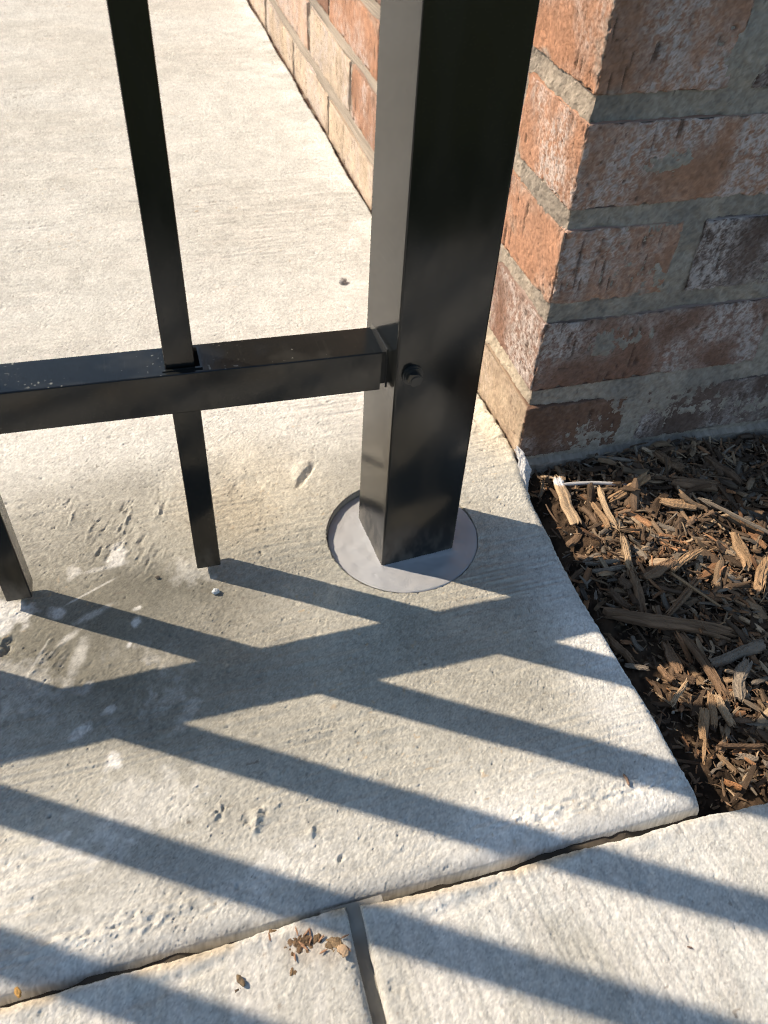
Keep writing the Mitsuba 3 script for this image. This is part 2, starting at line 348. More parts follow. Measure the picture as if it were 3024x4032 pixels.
def slab_front(x0, x1, side):
    """A front slab between x0 and x1; side +1: its split edge is x0, -1: its split edge is x1."""
    fx0, fx1 = (max(x0, -0.35), min(x1, 0.26))
    X = lines(x0, x1, fx0, fx1, 0.00105)
    Y = lines(-0.50, FRONT - 0.0035, -0.40, FRONT - 0.0035, 0.00105)
    x, y = np.meshgrid(X, Y, indexing='ij')
    yb = FRONT - 0.0035 + 0.0036 * (f2(x, y * 0, 34, 1, 13, 4) - 0.5) + 0.0012 * (n2(x, y * 0, 330, 1, 16) - 0.5) - (0.0016 if side > 0 else 0.0005)
    yb = yb + 0.0034 * np.exp(-((x + 0.105) / 0.05) ** 2)
    t = ss(-0.30, FRONT - 0.0035, y)
    y = y + (yb - (FRONT - 0.0035)) * t
    e = (x - x0) if side > 0 else (x1 - x)
    e = e + 0.0012 * (n2(x * 0, y, 1, 60, 3) - 0.5) + 0.0016 * (f2(x * 0, y, 1, 160, 5 + side, 3) - 0.5)
    d = yb - y
    z = 0.0016 * (f2(x, y, 9, None, 4, 2) - 0.5) + 0.0008 * (f2(x, y, 35, None, 3, 2) - 0.5)
    xx = x + 0.006 * (f2(x, y, 8, 4, 9, 2) - 0.5) + 0.12 * (y + 0.25) * side
    bm = 0.45 + 0.9 * ss(0.4, 0.65, f2(x, y, 14, 9, 5, 2))
    z += 0.0008 * bm * (f2(xx, y, 440, 22, 10, 2) - 0.5)
    z += 0.00034 * (f2(x, y, 330, None, 12, 2) - 0.5) + 0.00011 * np.random.default_rng(8).standard_normal(x.shape)
    z -= 0.0009 * ss(0.88, 0.97, n2(x, y, 230, None, 15)) * ss(0.45, 0.65, f2(x, y, 15, None, 4, 2))

    def nose(q, R):
        q = np.clip(q, 0, R)
        return R - np.sqrt(np.maximum(R * R - (R - q) ** 2, 0))
    fill = np.exp(-((x + 0.115) / 0.035) ** 2)
    free = ss(0.150, 0.175, x)
    nb = nose(d, 0.004) * (1 - free) * (1 - 0.7 * fill) + nose(d, 0.011) * free
    e = e + (0.0028 * ss(0.03, 0.006, d) if side < 0 else 0.002 * ss(0.02, 0.0, d))
    ne = nose(e, 0.009 if side < 0 else 0.0045) * ss(0.004, 0.022, d)
    lip = np.exp(-((d - 0.006) / 0.004) ** 2) * (1 - free) * (0.0012 + 0.0016 * (f2(x, y, 170, None, 8, 2) - 0.4))
    z = z * np.clip(1 - (nb + ne) * 60, 0.1, 1) - nb - ne + lip
    z -= 0.0012 * blob(x, y, -0.02 if side > 0 else -0.2, -0.272, 0.03, 0.004, 0.15, 0.5, 11, 0.5)
    z -= 0.02 * (1 - ss(0, 0.0009, d))
    z[0, :] = np.minimum(z[0, :], -0.05); z[-1, :] = np.minimum(z[-1, :], -0.05); z[:, 0] = -0.05
    c = np.zeros(x.shape + (3,)) + np.array([0.51, 0.512, 0.497])
    c = lerp(c, (0.41, 0.398, 0.365), ss(0.42, 0.66, f2(x, y, 8, None, 20, 3)) * 0.7)
    c = lerp(c, (0.30, 0.29, 0.255), blob(x, y, 0.035, -0.315, 0.035, 0.014, -0.6, 0.8, 9, 0.5) * 0.55)
    c = lerp(c, (0.58, 0.565, 0.54), ss(0.5, 0.7, f2(xx, y, 90, 12, 21, 3)) * 0.55)
    c = lerp(c, (0.60, 0.585, 0.55), np.exp(-(d / 0.014) ** 2) * 0.6 * ss(0.3, 0.6, f2(x, y, 40, None, 2, 2)))
    c = lerp(c, (0.47, 0.37, 0.24), np.exp(-((d - 0.003) / 0.004) ** 2) * ss(0.5, 0.7, f2(x, y, 45, None, 6, 2)) * 0.6 * (1 - free))
    c = lerp(c, (0.28, 0.20, 0.13), blob(x, y, -0.118, -0.271, 0.020, 0.010, -0.4, 0.8, 5, 0.6) * 0.35)
    c *= (0.85 + 0.30 * f2(x, y, 330, None, 22, 2) + 0.12 * np.clip(np.random.default_rng(9).standard_normal(x.shape), -2.2, 2.2))[..., None]
    dark = ss(0.90, 0.97, n2(x, y, 290, None, 18)) * ss(0.45, 0.65, f2(x, y, 22, None, 10, 2))
    c = lerp(c, (0.19, 0.15, 0.12), dark * 0.6)
    c *= (1 + 0.12 * (f2(x, y, 45, None, 7, 3) - 0.5) * 2)[..., None]
    v, f = grid_mesh(np.stack([x, y, z], -1))
    return (v, f), np.clip(c, 0.02, 0.8).reshape(-1, 3)


tag('pavement', kind='structure')
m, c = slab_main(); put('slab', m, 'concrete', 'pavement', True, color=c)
m, c = slab_front(-3.2, -0.0938, -1); put('slab', m, 'concrete', 'pavement', True, color=c)
m, c = slab_front(-0.0872, 2.2, 1); put('slab', m, 'concrete', 'pavement', True, color=c)


th, hz = np.meshgrid(np.linspace(0, 2 * np.pi, 241), np.array([-0.0006, -0.004, -0.008, -0.015, -0.03]), indexing='ij')
hr = PR - 0.0006 + 0.0003 * (n2(th * 30, hz * 400, 1, 1, 3) - 0.5)
v, f = grid_mesh(np.stack([PX + hr * np.cos(th), PY + hr * np.sin(th), hz], -1))
hc = np.array([0.30, 0.285, 0.25]) * (0.75 + 0.5 * n2(th * 40, hz * 500, 1, 1, 6))[..., None]
put('hole_wall', (v, f), 'concrete', 'pavement', True, color=hc.reshape(-1, 3))


def strip(X, Y, zf, cf, name, bsdf, parent=None):
    x, y = np.meshgrid(X, Y, indexing='ij')
    v, f = grid_mesh(np.stack([x, y, zf(x, y)], -1))
    return put(name, (v, f), bsdf, parent, True, color=np.clip(cf(x, y), 0.01, 0.8).reshape(-1, 3))


strip(np.arange(-0.110, -0.072, 0.001), np.arange(-0.50, -0.2535, 0.0015),
      lambda x, y: -0.0105 + 0.0092 * ss(-0.284, -0.264, y) - 0.003 * (1 - 0.7 * ss(-0.280, -0.266, y)) * f2(x, y, 60, None, 3, 3) + 0.0015 * (f2(x, y, 200, None, 5, 2) - 0.5),
      lambda x, y: lerp(np.zeros(x.shape + (3,)) + np.array([0.25, 0.238, 0.215]), (0.09, 0.08, 0.07), ss(0.4, 0.65, f2(x, y, 70, None, 8, 3)) * ss(-0.262, -0.285, y)), 'joint_bed', 'concrete', 'pavement')
strip(lines(-3.2, 0.152, -0.34, 0.152, 0.002), np.arange(-0.268, -0.244, 0.002),
      lambda x, y: -0.0170 + 0.008 * ss(0.5, 0.8, f2(x, y, 30, None, 14, 3)) + 0.004 * (f2(x, y, 60, None, 3, 3) - 0.5),
      lambda x, y: lerp(np.zeros(x.shape + (3,)) + np.array([0.07, 0.06, 0.05]), (0.13, 0.11, 0.085), ss(0.58, 0.75, f2(x, y, 40, None, 8, 3))), 'joint_bed', 'filler', 'pavement')
strip(np.arange(0.140, 0.172, 0.002), lines(0.10, 6.0, 0.10, 1.75, 0.003),
      lambda x, y: -0.008 + 0.003 * (f2(x, y, 60, None, 3, 3) - 0.5),
      lambda x, y: lerp(np.zeros(x.shape + (3,)) + np.array([0.13, 0.085, 0.065]), (0.26, 0.21, 0.17), ss(0.45, 0.7, f2(x, y, 40, None, 8, 3))), 'joint_filler', 'filler', 'pavement')


# ------------------------------------------------------------------ soil and ground
def soil_z(x, y):
    z = -0.040 + 0.016 * ss(-0.15, 0.09, y) * ss(0.16, 0.19, x) + 0.006 * ss(0.19, 0.26, x) - 0.012 * ss(0.28, 0.5, x) * ss(-0.05, 0.1, y)
    return z + 0.010 * (f2(x, y, 14, None, 3, 2) - 0.5) + 0.006 * (f2(x, y, 60, None, 5, 2) - 0.5)


def soil_c(x, y):
    c = lerp(np.zeros(x.shape + (3,)) + np.array([0.030, 0.021, 0.015]), (0.075, 0.050, 0.033), ss(0.4, 0.7, f2(x, y, 90, None, 7, 3)))
    c = lerp(c, (0.22, 0.17, 0.11), ss(0.88, 0.96, n2(x, y, 420, None, 9)) * 0.6)
    return c


k = strip(lines(0.13, 2.0, 0.13, 0.48, 0.0016), lines(-0.262, 0.112, -0.262, 0.112, 0.0016),
          lambda x, y: soil_z(x, y) + 0.0028 * (f2(x, y, 190, None, 11, 3) - 0.5) * 2, soil_c, 'soil', 'soil_dirt')
tag(k, kind='structure')
gx, gy = lines(-200, 200, -4, 4, 0.5, 1.4), lines(-200, 200, -4, 4, 0.5, 1.4)
k = strip(gx, gy, lambda x, y: x * 0 - 0.10, lambda x, y: lerp(np.zeros(x.shape + (3,)) + np.array([0.045, 0.06, 0.025]), (0.07, 0.075, 0.04), f2(x, y, 0.3, None, 3, 3)), 'ground', 'soil_dirt')
tag(k, kind='structure')

# ------------------------------------------------------------------ brick wall with a corner
WX, WY = 0.1630, 0.1040
tag('brick_wall', 'red and brown brick wall corner with grey mortar beside the walkway', 'wall')
ROWS = [(-0.0855, -0.0245), (-0.006, 0.0545), (0.0735, 0.1440), (0.1600, 0.2255), (0.2415, 0.3060), (0.3225, 0.3865), (0.4030, 0.4665), (0.4830, 0.5465)]
CLAY = {'orange': (0.42, 0.208, 0.122), 'red': (0.315, 0.165, 0.112), 'brown': (0.235, 0.125, 0.080), 'dark': (0.17, 0.095, 0.070), 'purple': (0.225, 0.145, 0.115), 'tan': (0.48, 0.375, 0.275), 'pink': (0.46, 0.31, 0.225)}


def brick_mesh(x0, x1, y0, y1, z0, z1, step, seed, clay, white, smear, sand=0.0):
    """A brick whose -x and -y faces may show: its surface grid rounded, pitted and chipped."""
    h = np.array([x1 - x0, y1 - y0, z1 - z0]) / 2
    c0 = np.array([x0 + x1, y0 + y1, z0 + z1]) / 2
    vs, fs, at = [], [], 0
    seen = [y0 <= WY + 0.001, x0 <= WX + 0.001]
    ax = [np.linspace(-h[k], h[k], max(2, int(round(2 * h[k] / step)) + 1)) for k in range(3)]
    cx = [np.array([-h[k], -h[k] + 0.004, 0, h[k] - 0.004, h[k]]) for k in range(3)]
    for k, s in ((0, -1), (1, -1), (0, 1), (1, 1), (2, -1), (2, 1)):
        fine = (k == 1 and s < 0 and seen[0]) or (k == 0 and s < 0 and seen[1])
        a, b = [(1, 2), (2, 0), (0, 1)][k]
        u, v = np.meshgrid(ax[a] if fine else cx[a], ax[b] if fine else cx[b], indexing='ij')
        P = np.zeros(u.shape + (3,)); P[..., a], P[..., b], P[..., k] = u, v, s * h[k]
        V, F = grid_mesh(P)
        vs.append(V); fs.append((F if s > 0 else F[:, ::-1]) + at); at += len(V)
    p = np.vstack(vs); f = np.vstack(fs)
    m = trimesh.Trimesh(p, f, process=False); m.merge_vertices(digits_vertex=7)
    p = np.array(m.vertices); f = np.array(m.faces)
    w = p + c0
    r = 0.0028
    q = np.clip(p, -(h - r), h - r); d = p - q; L = np.linalg.norm(d, axis=1, keepdims=True)
    nrm = d / np.maximum(L, 1e-9)
    a = np.abs(p) / h
    # facet coordinates: t along the face, z upright
    t = np.where(a[:, 1] > a[:, 0], w[:, 0], w[:, 1] + 5.0) + 3.1 * seed
    z = w[:, 2] + 1.7 * seed
    drag = ss(0.76, 0.90, n2(t, z, 380, 60, seed)) * ss(0.45, 0.62, f2(t, z, 26, 20, seed + 3, 2))
    pock = ss(0.84, 0.94, n2(t, z, 270, 200, seed + 5)) * ss(0.35, 0.6, f2(t, z, 40, 40, seed + 16, 2))
    lump = f2(t, z, 50, 40, seed + 7, 2) - 0.5
    fine = f2(t, z, 360, 320, seed + 9, 2) - 0.5
    edge = np.sort(np.stack([h[k] - np.abs(p[:, k]) for k in range(3)], 1), axis=1)[:, 1]      # distance to the nearest arris
    chip = np.exp(-edge / 0.0032) * ss(0.45, 0.85, f2(t, z, 110, 110, seed + 11, 2))
    disp = -0.0013 * drag - 0.0011 * pock + 0.0009 * lump + 0.0012 * fine + 0.00055 * (np.random.default_rng(seed + 900).random(len(p)) - 0.5) - 0.0038 * chip
    P = q + nrm * (r + disp[:, None])
    P = np.where(L > 1e-9, P, p)
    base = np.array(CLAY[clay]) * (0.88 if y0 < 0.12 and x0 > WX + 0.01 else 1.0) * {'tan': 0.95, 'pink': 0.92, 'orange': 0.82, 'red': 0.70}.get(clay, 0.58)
    c = np.zeros((len(p), 3)) + base * (0.9 + 0.2 * np.random.default_rng(seed).random())
    c = c * (0.74 + 0.52 * f2(t, z, 30, 22, seed + 2, 4))[:, None]
    c = lerp(c, c.mean(1)[:, None] * np.array([1.15, 0.97, 0.90]), 0.05 + 0.25 * f2(t, z, 20, 20, seed + 15, 3))
    speck = np.random.default_rng(seed + 500).random(len(p))
    gran = ss(0.22, 0.80, 0.62 * f2(t, z, 250, 200, seed + 6, 2) + 0.38 * speck)
    wv = white + 0.20 * (a[:, 1] > a[:, 0])
    cover = ss(0.50 - 0.30 * wv, 0.95 - 0.32 * wv, f2(t, z, 24, 17, seed + 4, 4))
    if white > 0:
        c = lerp(c, (0.44, 0.385, 0.365), np.clip(cover * (0.02 + 1.35 * gran), 0, 1) * 0.85)
    sm = ss(0.62, 0.84, f2(t, z, 26, 40, seed + 8, 4) + 0.20 * np.exp(-edge / 0.005)) * smear * (0.55 + 0.6 * gran)
    c = lerp(c, (0.26, 0.232, 0.205), np.clip(sm, 0, 1) * 0.85)
    if sand > 0:
        c = lerp(c, (0.48, 0.385, 0.285), np.clip(sand * 1.5 * (a[:, 0] > a[:, 1]) * (0.4 + f2(t, z, 40, 40, seed + 10, 3)), 0, 1))
    c = lerp(c, (0.07, 0.045, 0.035), np.clip(drag * 0.75 + pock * 0.7, 0, 1))
    c = c * (0.66 + 0.40 * n2(t, z, 380, 340, seed + 12) + 0.28 * speck)[:, None]
    return (P + c0, f), np.clip(c, 0.01, 0.75)


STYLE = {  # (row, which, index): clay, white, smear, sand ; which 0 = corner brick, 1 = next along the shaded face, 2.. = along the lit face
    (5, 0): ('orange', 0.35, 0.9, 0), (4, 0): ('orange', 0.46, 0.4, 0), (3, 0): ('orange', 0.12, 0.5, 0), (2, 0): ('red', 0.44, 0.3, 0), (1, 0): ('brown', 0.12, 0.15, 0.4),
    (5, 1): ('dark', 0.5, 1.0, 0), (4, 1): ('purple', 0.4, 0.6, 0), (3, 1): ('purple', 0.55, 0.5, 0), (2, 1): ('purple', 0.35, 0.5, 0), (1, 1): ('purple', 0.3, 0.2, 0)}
rng = np.random.default_rng(11)
seed = 0
for r, (z0, z1) in enumerate(ROWS):
    head = r % 2 == 1                     # the corner brick shows its end on the shaded face
    cx1, cy1 = (WX + 0.1055, 0.3395) if head else (WX + 0.2310, 0.2130)
    xs, ys = [(WX, cx1)], []
    x = cx1 + 0.0185
    while x < 0.85: xs.append((x, min(x + 0.2440, x + 0.2440))); x += 0.2600
    y = 0.3570 if head else 0.2260
    while y < 2.4: ys.append((y, y + 0.2540)); y += 0.2690
    for i, (a, b) in enumerate(xs):
        seed += 1
        st = STYLE.get((r, i), (('brown', 'purple', 'dark', 'orange')[rng.integers(4)], rng.uniform(0.1, 0.55), 0.6, 0))
        near = 1 <= r <= 5 and i < 2
        jit = 0.0 if i == 0 else rng.uniform(-0.001, 0.001)
        d = rng.uniform(-0.0008, 0.0008)
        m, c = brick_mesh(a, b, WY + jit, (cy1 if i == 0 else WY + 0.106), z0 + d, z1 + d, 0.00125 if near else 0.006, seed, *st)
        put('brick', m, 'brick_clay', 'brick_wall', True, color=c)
    for i, (a, b) in enumerate(ys):
        seed += 1
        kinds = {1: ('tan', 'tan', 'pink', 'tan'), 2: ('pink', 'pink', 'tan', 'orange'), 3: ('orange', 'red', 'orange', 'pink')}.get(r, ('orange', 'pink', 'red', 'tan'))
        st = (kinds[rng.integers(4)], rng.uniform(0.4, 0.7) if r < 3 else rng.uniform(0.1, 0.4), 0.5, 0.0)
        near = 1 <= r <= 4 and b > 0.5 and a < 1.8
        d = rng.uniform(-0.001, 0.001)
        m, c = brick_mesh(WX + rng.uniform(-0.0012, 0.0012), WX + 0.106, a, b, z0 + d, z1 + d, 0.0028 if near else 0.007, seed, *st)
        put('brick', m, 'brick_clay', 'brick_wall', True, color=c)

# mortar: one skin round the corner, a little behind the brick faces
S = np.concatenate([-lines(0, 5.0, 0.0, 0.20, 0.0015)[::-1][:-1], lines(0, 4.0, 0.0, 0.30, 0.0015)])
Z = lines(-0.11, 2.7, -0.05, 0.42, 0.0015)
s, z = np.meshgrid(S, Z, indexing='ij')
rec = 0.0030 + 0.0050 * (f2(s, z, 16, 30, 3, 2) - 0.5) + 0.0022 * (f2(s, z, 150, None, 6, 3) - 0.5) + 0.004 * np.exp(-np.abs(s) / 0.006) * f2(s, z, 60, 90, 9, 2)
rec = np.where(z < -0.012, rec - 0.0055, rec)                    # mortar parging at the foot
rec = rec - 0.0022 * ss(0.02, 0.08, s) * ss(0.3, 0.6, f2(s, z, 10, 26, 12, 2))
rec = rec + 0.0012 * (n2(s, z, 210, None, 11) - 0.5) + 0.0009 * (np.random.default_rng(7).random(s.shape) - 0.5)
x = np.where(s > 0, WX + s, WX + rec); y = np.where(s > 0, WY + rec, WY - s)
x = np.where(s > 0, np.maximum(x, WX + rec), x); y = np.where(s <= 0, np.maximum(y, WY + rec), y)
mc = lerp(np.zeros(s.shape + (3,)) + np.array([0.300, 0.256, 0.214]), (0.23, 0.20, 0.172), ss(0.4, 0.65, f2(s, z, 25, None, 5, 3)))
mc = mc * (0.52 + 0.34 * n2(s, z, 250, None, 8) + 0.24 * n2(s, z, 430, None, 18) + 0.34 * np.random.default_rng(6).random(s.shape))[..., None]
mc = lerp(mc, (0.58, 0.49, 0.36), np.clip(ss(0.12, 0.0, z) * ss(0.0, -0.02, s) * ss(-0.22, -0.1, s), 0, 1) * 0.7)
mc = lerp(mc, (0.08, 0.07, 0.06), ss(0.90, 0.97, n2(s, z, 260, None, 4)) * 0.6)
v, f = grid_mesh(np.stack([x, y, z], -1))
put('mortar', (v, f), 'mortar', 'brick_wall', True, color=mc.reshape(-1, 3))
# the bricks beyond the picture, joined
far, fc = [], []
rg = np.random.default_rng(3)
for r in range(8, 33):
    z0 = 0.563 + (r - 8) * 0.0805; z1 = z0 + 0.064
    sh = 0.13 * (r % 2)
    for a in np.arange(WX, 3.9, 0.262):
        far.append(trimesh.creation.box(bounds=[[a + (sh if a > WX else 0), WY, z0], [a + (0.25 if a > WX else 0.12 + sh) + (sh if a > WX else 0), WY + 0.10, z1]])); fc.append(rg.integers(7))
    for a in np.arange(WY + 0.115, 5.0, 0.264):
        far.append(trimesh.creation.box(bounds=[[WX, a + sh, z0], [WX + 0.10, a + sh + 0.253, z1]])); fc.append(rg.integers(7))
for r, (z0, z1) in enumerate(ROWS):
    for a in np.arange(0.93, 3.9, 0.262): far.append(trimesh.creation.box(bounds=[[a, WY, z0], [a + 0.25, WY + 0.1, z1]])); fc.append(rg.integers(7))
    for a in np.arange(2.70, 5.0, 0.264): far.append(trimesh.creation.box(bounds=[[WX, a, z0], [WX + 0.1, a + 0.253, z1]])); fc.append(rg.integers(7))
pal = np.array(list(CLAY.values()))
cols = np.vstack([np.tile(pal[i] * 0.15 * rg.uniform(0.8, 1.1) + np.array([0.07, 0.068, 0.066]), (8, 1)) for i in fc])
k = put('brick_course', trimesh.util.concatenate(far), 'brick_clay', 'brick_wall', False, color=cols)
labels[k] = {'kind': 'stuff'}

# ------------------------------------------------------------------ fence
W = 0.0635
tag('fence', 'black metal picket fence with a square post set in the concrete walkway', 'fence')
YAW = 2.94


def tube_post(h):
    return rounded_bar(0, W, 0, W, -0.05, h, 0.0018, 4)


p = rot(tube_post(1.55), YAW, [0, 0, 1]); POST = put('post', p, 'black_paint', 'fence', 30)
cap = trimesh.convex.convex_hull(np.vstack([[(x, y, 1.55) for x in (-.003, W + .003) for y in (-.003, W + .003)], [(x, y, 1.568) for x in (-.003, W + .003) for y in (-.003, W + .003)], [(W / 2, W / 2, 1.59)]]))
put('cap', rot(cap, YAW, [0, 0, 1]), 'black_paint', POST, False)
# bolt with a flanged hexagon head
bolt = [trimesh.creation.cylinder(radius=0.0066, height=0.0014, sections=28), trimesh.creation.cylinder(radius=0.0056, height=0.0012, sections=28), trimesh.creation.cylinder(radius=0.0045, height=0.0048, sections=6), trimesh.creation.cylinder(radius=0.0030, height=0.0006, sections=20)]
for b_, zz in zip(bolt, (0.0007, 0.0018, 0.0042, 0.0068)): b_.apply_translation([0, 0, zz])
b_ = trimesh.util.concatenate(bolt); b_.apply_scale(1.12); rot(b_, 14, [0, 0, 1]); rot(b_, 90, [1, 0, 0]); b_.apply_translation([0.0118, 0, 0.1890]); rot(b_, YAW, [0, 0, 1])
put('bolt', b_, 'worn_metal', POST, 25)
# rails
RY0, RY1 = 0.0166, 0.0484
TILT = math.degrees(math.atan(0.0162))
LEFT = -2.36


def rail(z0, z1):
    m = rounded_bar(LEFT, -0.0055, RY0, RY1, z0, z1, 0.0012, 3)
    return rot(m, TILT, [0, 1, 0], (0, 0.0325, z0))


NP = 16
PXS = [-0.14671 - 0.14304 * i for i in range(NP)]
RAILS = [('bottom_rail', 0.1668, 0.1981), ('top_rail', 1.235, 1.266), ('top_rail', 1.42, 1.451)]
for name, z0, z1 in RAILS:
    rk = put(name, rail(z0, z1), 'black_paint', 'fence', 30)
    if name == 'bottom_rail':             # punched sleeves where the pickets go through
        for px in PXS[:6]:
            zt = z1 + 0.0162 * -px
            sl = []
            for a, b, c_, d_ in ((px - .0022, px - .0004, RY0 + .0042, .0440), (px + .0218, px + .0232, RY0 + .0042, .0440), (px - .0022, px + .0232, RY0 + .0034, RY0 + .0050)):
                sl.append(trimesh.creation.box(bounds=[[a, c_, zt - .0012], [b, d_, zt + .0008]]))
            put('hole_rim', trimesh.util.concatenate(sl), 'black_paint', rk, False)
            put('hole_gap', trimesh.creation.box(bounds=[[px + .0188, RY0 + .0052, zt - .002], [px + .0217, .0436, zt + .0003]]), 'hole_black', rk, False)
    # bracket plate and the stub inside the rail
    pl = rounded_bar(-0.0012, 0.0010, RY0 + 0.0004, RY1 + 0.0045, z0 + 0.0016, z1 + 0.0016, 0.0004, 2)
    st = rounded_bar(-0.016, 0.001, RY0 + 0.0018, RY1 - 0.0018, z0 + 0.0045, z1 - 0.0008, 0.0008, 2)
    put('bracket', rot(trimesh.util.concatenate([pl, st]), YAW * 0.6, [0, 0, 1]), 'worn_metal', 'fence', 30)
scene['hole_black'] = {'type': 'diffuse', 'reflectance': {'type': 'rgb', 'value': [0.006, 0.006, 0.006]}}
for px in PXS:
    put('picket', rounded_bar(px, px + 0.01875, 0.02296, 0.02296 + 0.01875, 0.0082 + (0.0 if px > -0.3 else 0.006), 1.53, 0.0011, 3), 'black_paint', 'fence', 30)
p = tube_post(1.60); p.apply_translation([LEFT - W - 0.01, 0, 0]); P2 = put('post', p, 'black_paint', 'fence', 30)

# sealant plug round the post foot
nr, na = 60, 220
rr, aa = np.meshgrid(np.linspace(0, 1, nr) ** 0.7, np.linspace(0, 2 * np.pi, na), indexing='ij')
R = PR - 0.0003 - 0.0005 * ss(0.3, 0.7, n2(np.cos(aa) * 3 + 9, np.sin(aa) * 3 + 9, 1, 1, 4))
x, y = PX + rr * R * np.cos(aa), PY + rr * R * np.sin(aa)
back = ss(0.05, -0.06, (x - PX) * 0.65 - (y - PY) * 0.76)
z = 0.0000 - 0.0062 * back + 0.0016 * (f2(x, y, 55, None, 3, 2) - 0.5) + 0.0011 * (f2(x, y, 110, None, 6, 2) - 0.5)
z += 0.0010 * np.exp(-((np.abs(x - W / 2) - W / 2).clip(0) + (np.abs(y - W / 2) - W / 2).clip(0)) / 0.003)
for cx_, cy_, rb, hb in ((-0.028, -0.005, .0022, .0007), (-0.026, -0.0085, .0012, .0006), (-0.008, -0.008, .0012, -.0008), (-0.02, 0.018, .006, -.0006), (-0.015, 0.026, .004, .0005)):
    z += hb * np.exp(-((x - cx_) ** 2 + (y - cy_) ** 2) / rb ** 2)
z = np.where(rr > 0.985, z - 0.0010 * ((rr - 0.985) / 0.015) ** 2, z)
v, f = grid_mesh(np.stack([x, y, z], -1))
k = put('sealant_disc', (v, f), 'sealant', None, True)
SEAL = k
tag(k, 'smooth round grey sealant disc filling the hole around the foot of the fence post', 'sealant')


# ------------------------------------------------------------------ wood chips
def fibre(p0, p1, w, t, rg, n=5, bend=0.0, sag=0.0, tip=0.35, roll=0.0):
    """One splinter from p0 to p1: a four-sided strip, tapered and ragged at its ends. Returns vertices, faces."""
    p0, p1 = np.array(p0, float), np.array(p1, float)
    d = p1 - p0; L = np.linalg.norm(d); d /= L
    sdir = np.cross([0, 0, 1.0], d); sdir /= max(np.linalg.norm(sdir), 1e-9)
    u = np.cross(d, sdir)
    s2 = sdir * math.cos(roll) + u * math.sin(roll); u2 = -sdir * math.sin(roll) + u * math.cos(roll)
    tt = np.linspace(0, 1, n)
    prof = np.clip(np.minimum(tt, 1 - tt) * 6, 0, 1) * (1 - tip) + tip
    ctr = p0 + np.outer(tt, p1 - p0) + np.outer(np.sin(tt * np.pi) * bend, sdir) + np.outer(np.sin(tt * np.pi) * sag, [0, 0, 1])
    ctr += np.outer(rg.normal(0, 0.06 * w, n), s2) + np.outer(rg.normal(0, 0.06 * t, n), u2)
    hw, ht = 0.5 * w * prof * rg.uniform(0.85, 1.15, n), 0.5 * t * (0.6 + 0.4 * prof) * rg.uniform(0.8, 1.2, n)
    V = np.stack([ctr - hw[:, None] * s2 - ht[:, None] * u2 * 0.7, ctr + hw[:, None] * s2 - ht[:, None] * u2 * rg.uniform(.5, 1), ctr + hw[:, None] * s2 * 0.9 + ht[:, None] * u2 * rg.uniform(.5, 1), ctr - hw[:, None] * s2 * 0.9 + ht[:, None] * u2], 1).reshape(-1, 3)
    i = np.arange(n - 1)[:, None] * 4; j = np.arange(4)[None]; j2 = (j + 1) % 4
    q = np.stack([i + j, i + j2, i + 4 + j2, i + 4 + j], -1).reshape(-1, 4)
    F = np.vstack([q[:, [0, 1, 2]], q[:, [0, 2, 3]], [[0, 2, 1], [0, 3, 2]], (n - 1) * 4 + np.array([[0, 1, 2], [0, 2, 3]])])
    return V, F


def join(parts):
    vs, fs, cs, at = [], [], [], 0
    for V, F, C in parts:
        vs.append(V); fs.append(F + at); cs.append(C); at += len(V)
    return (np.vstack(vs), np.vstack(fs)), np.clip(np.vstack(cs), 0.005, 0.8)


WOOD = {'tan': (0.33, 0.215, 0.125), 'pale': (0.46, 0.33, 0.21), 'brown': (0.205, 0.130, 0.080), 'grey': (0.235, 0.195, 0.155), 'dark': (0.13, 0.085, 0.055), 'orange': (0.40, 0.20, 0.095), 'silver': (0.36, 0.33, 0.30)}


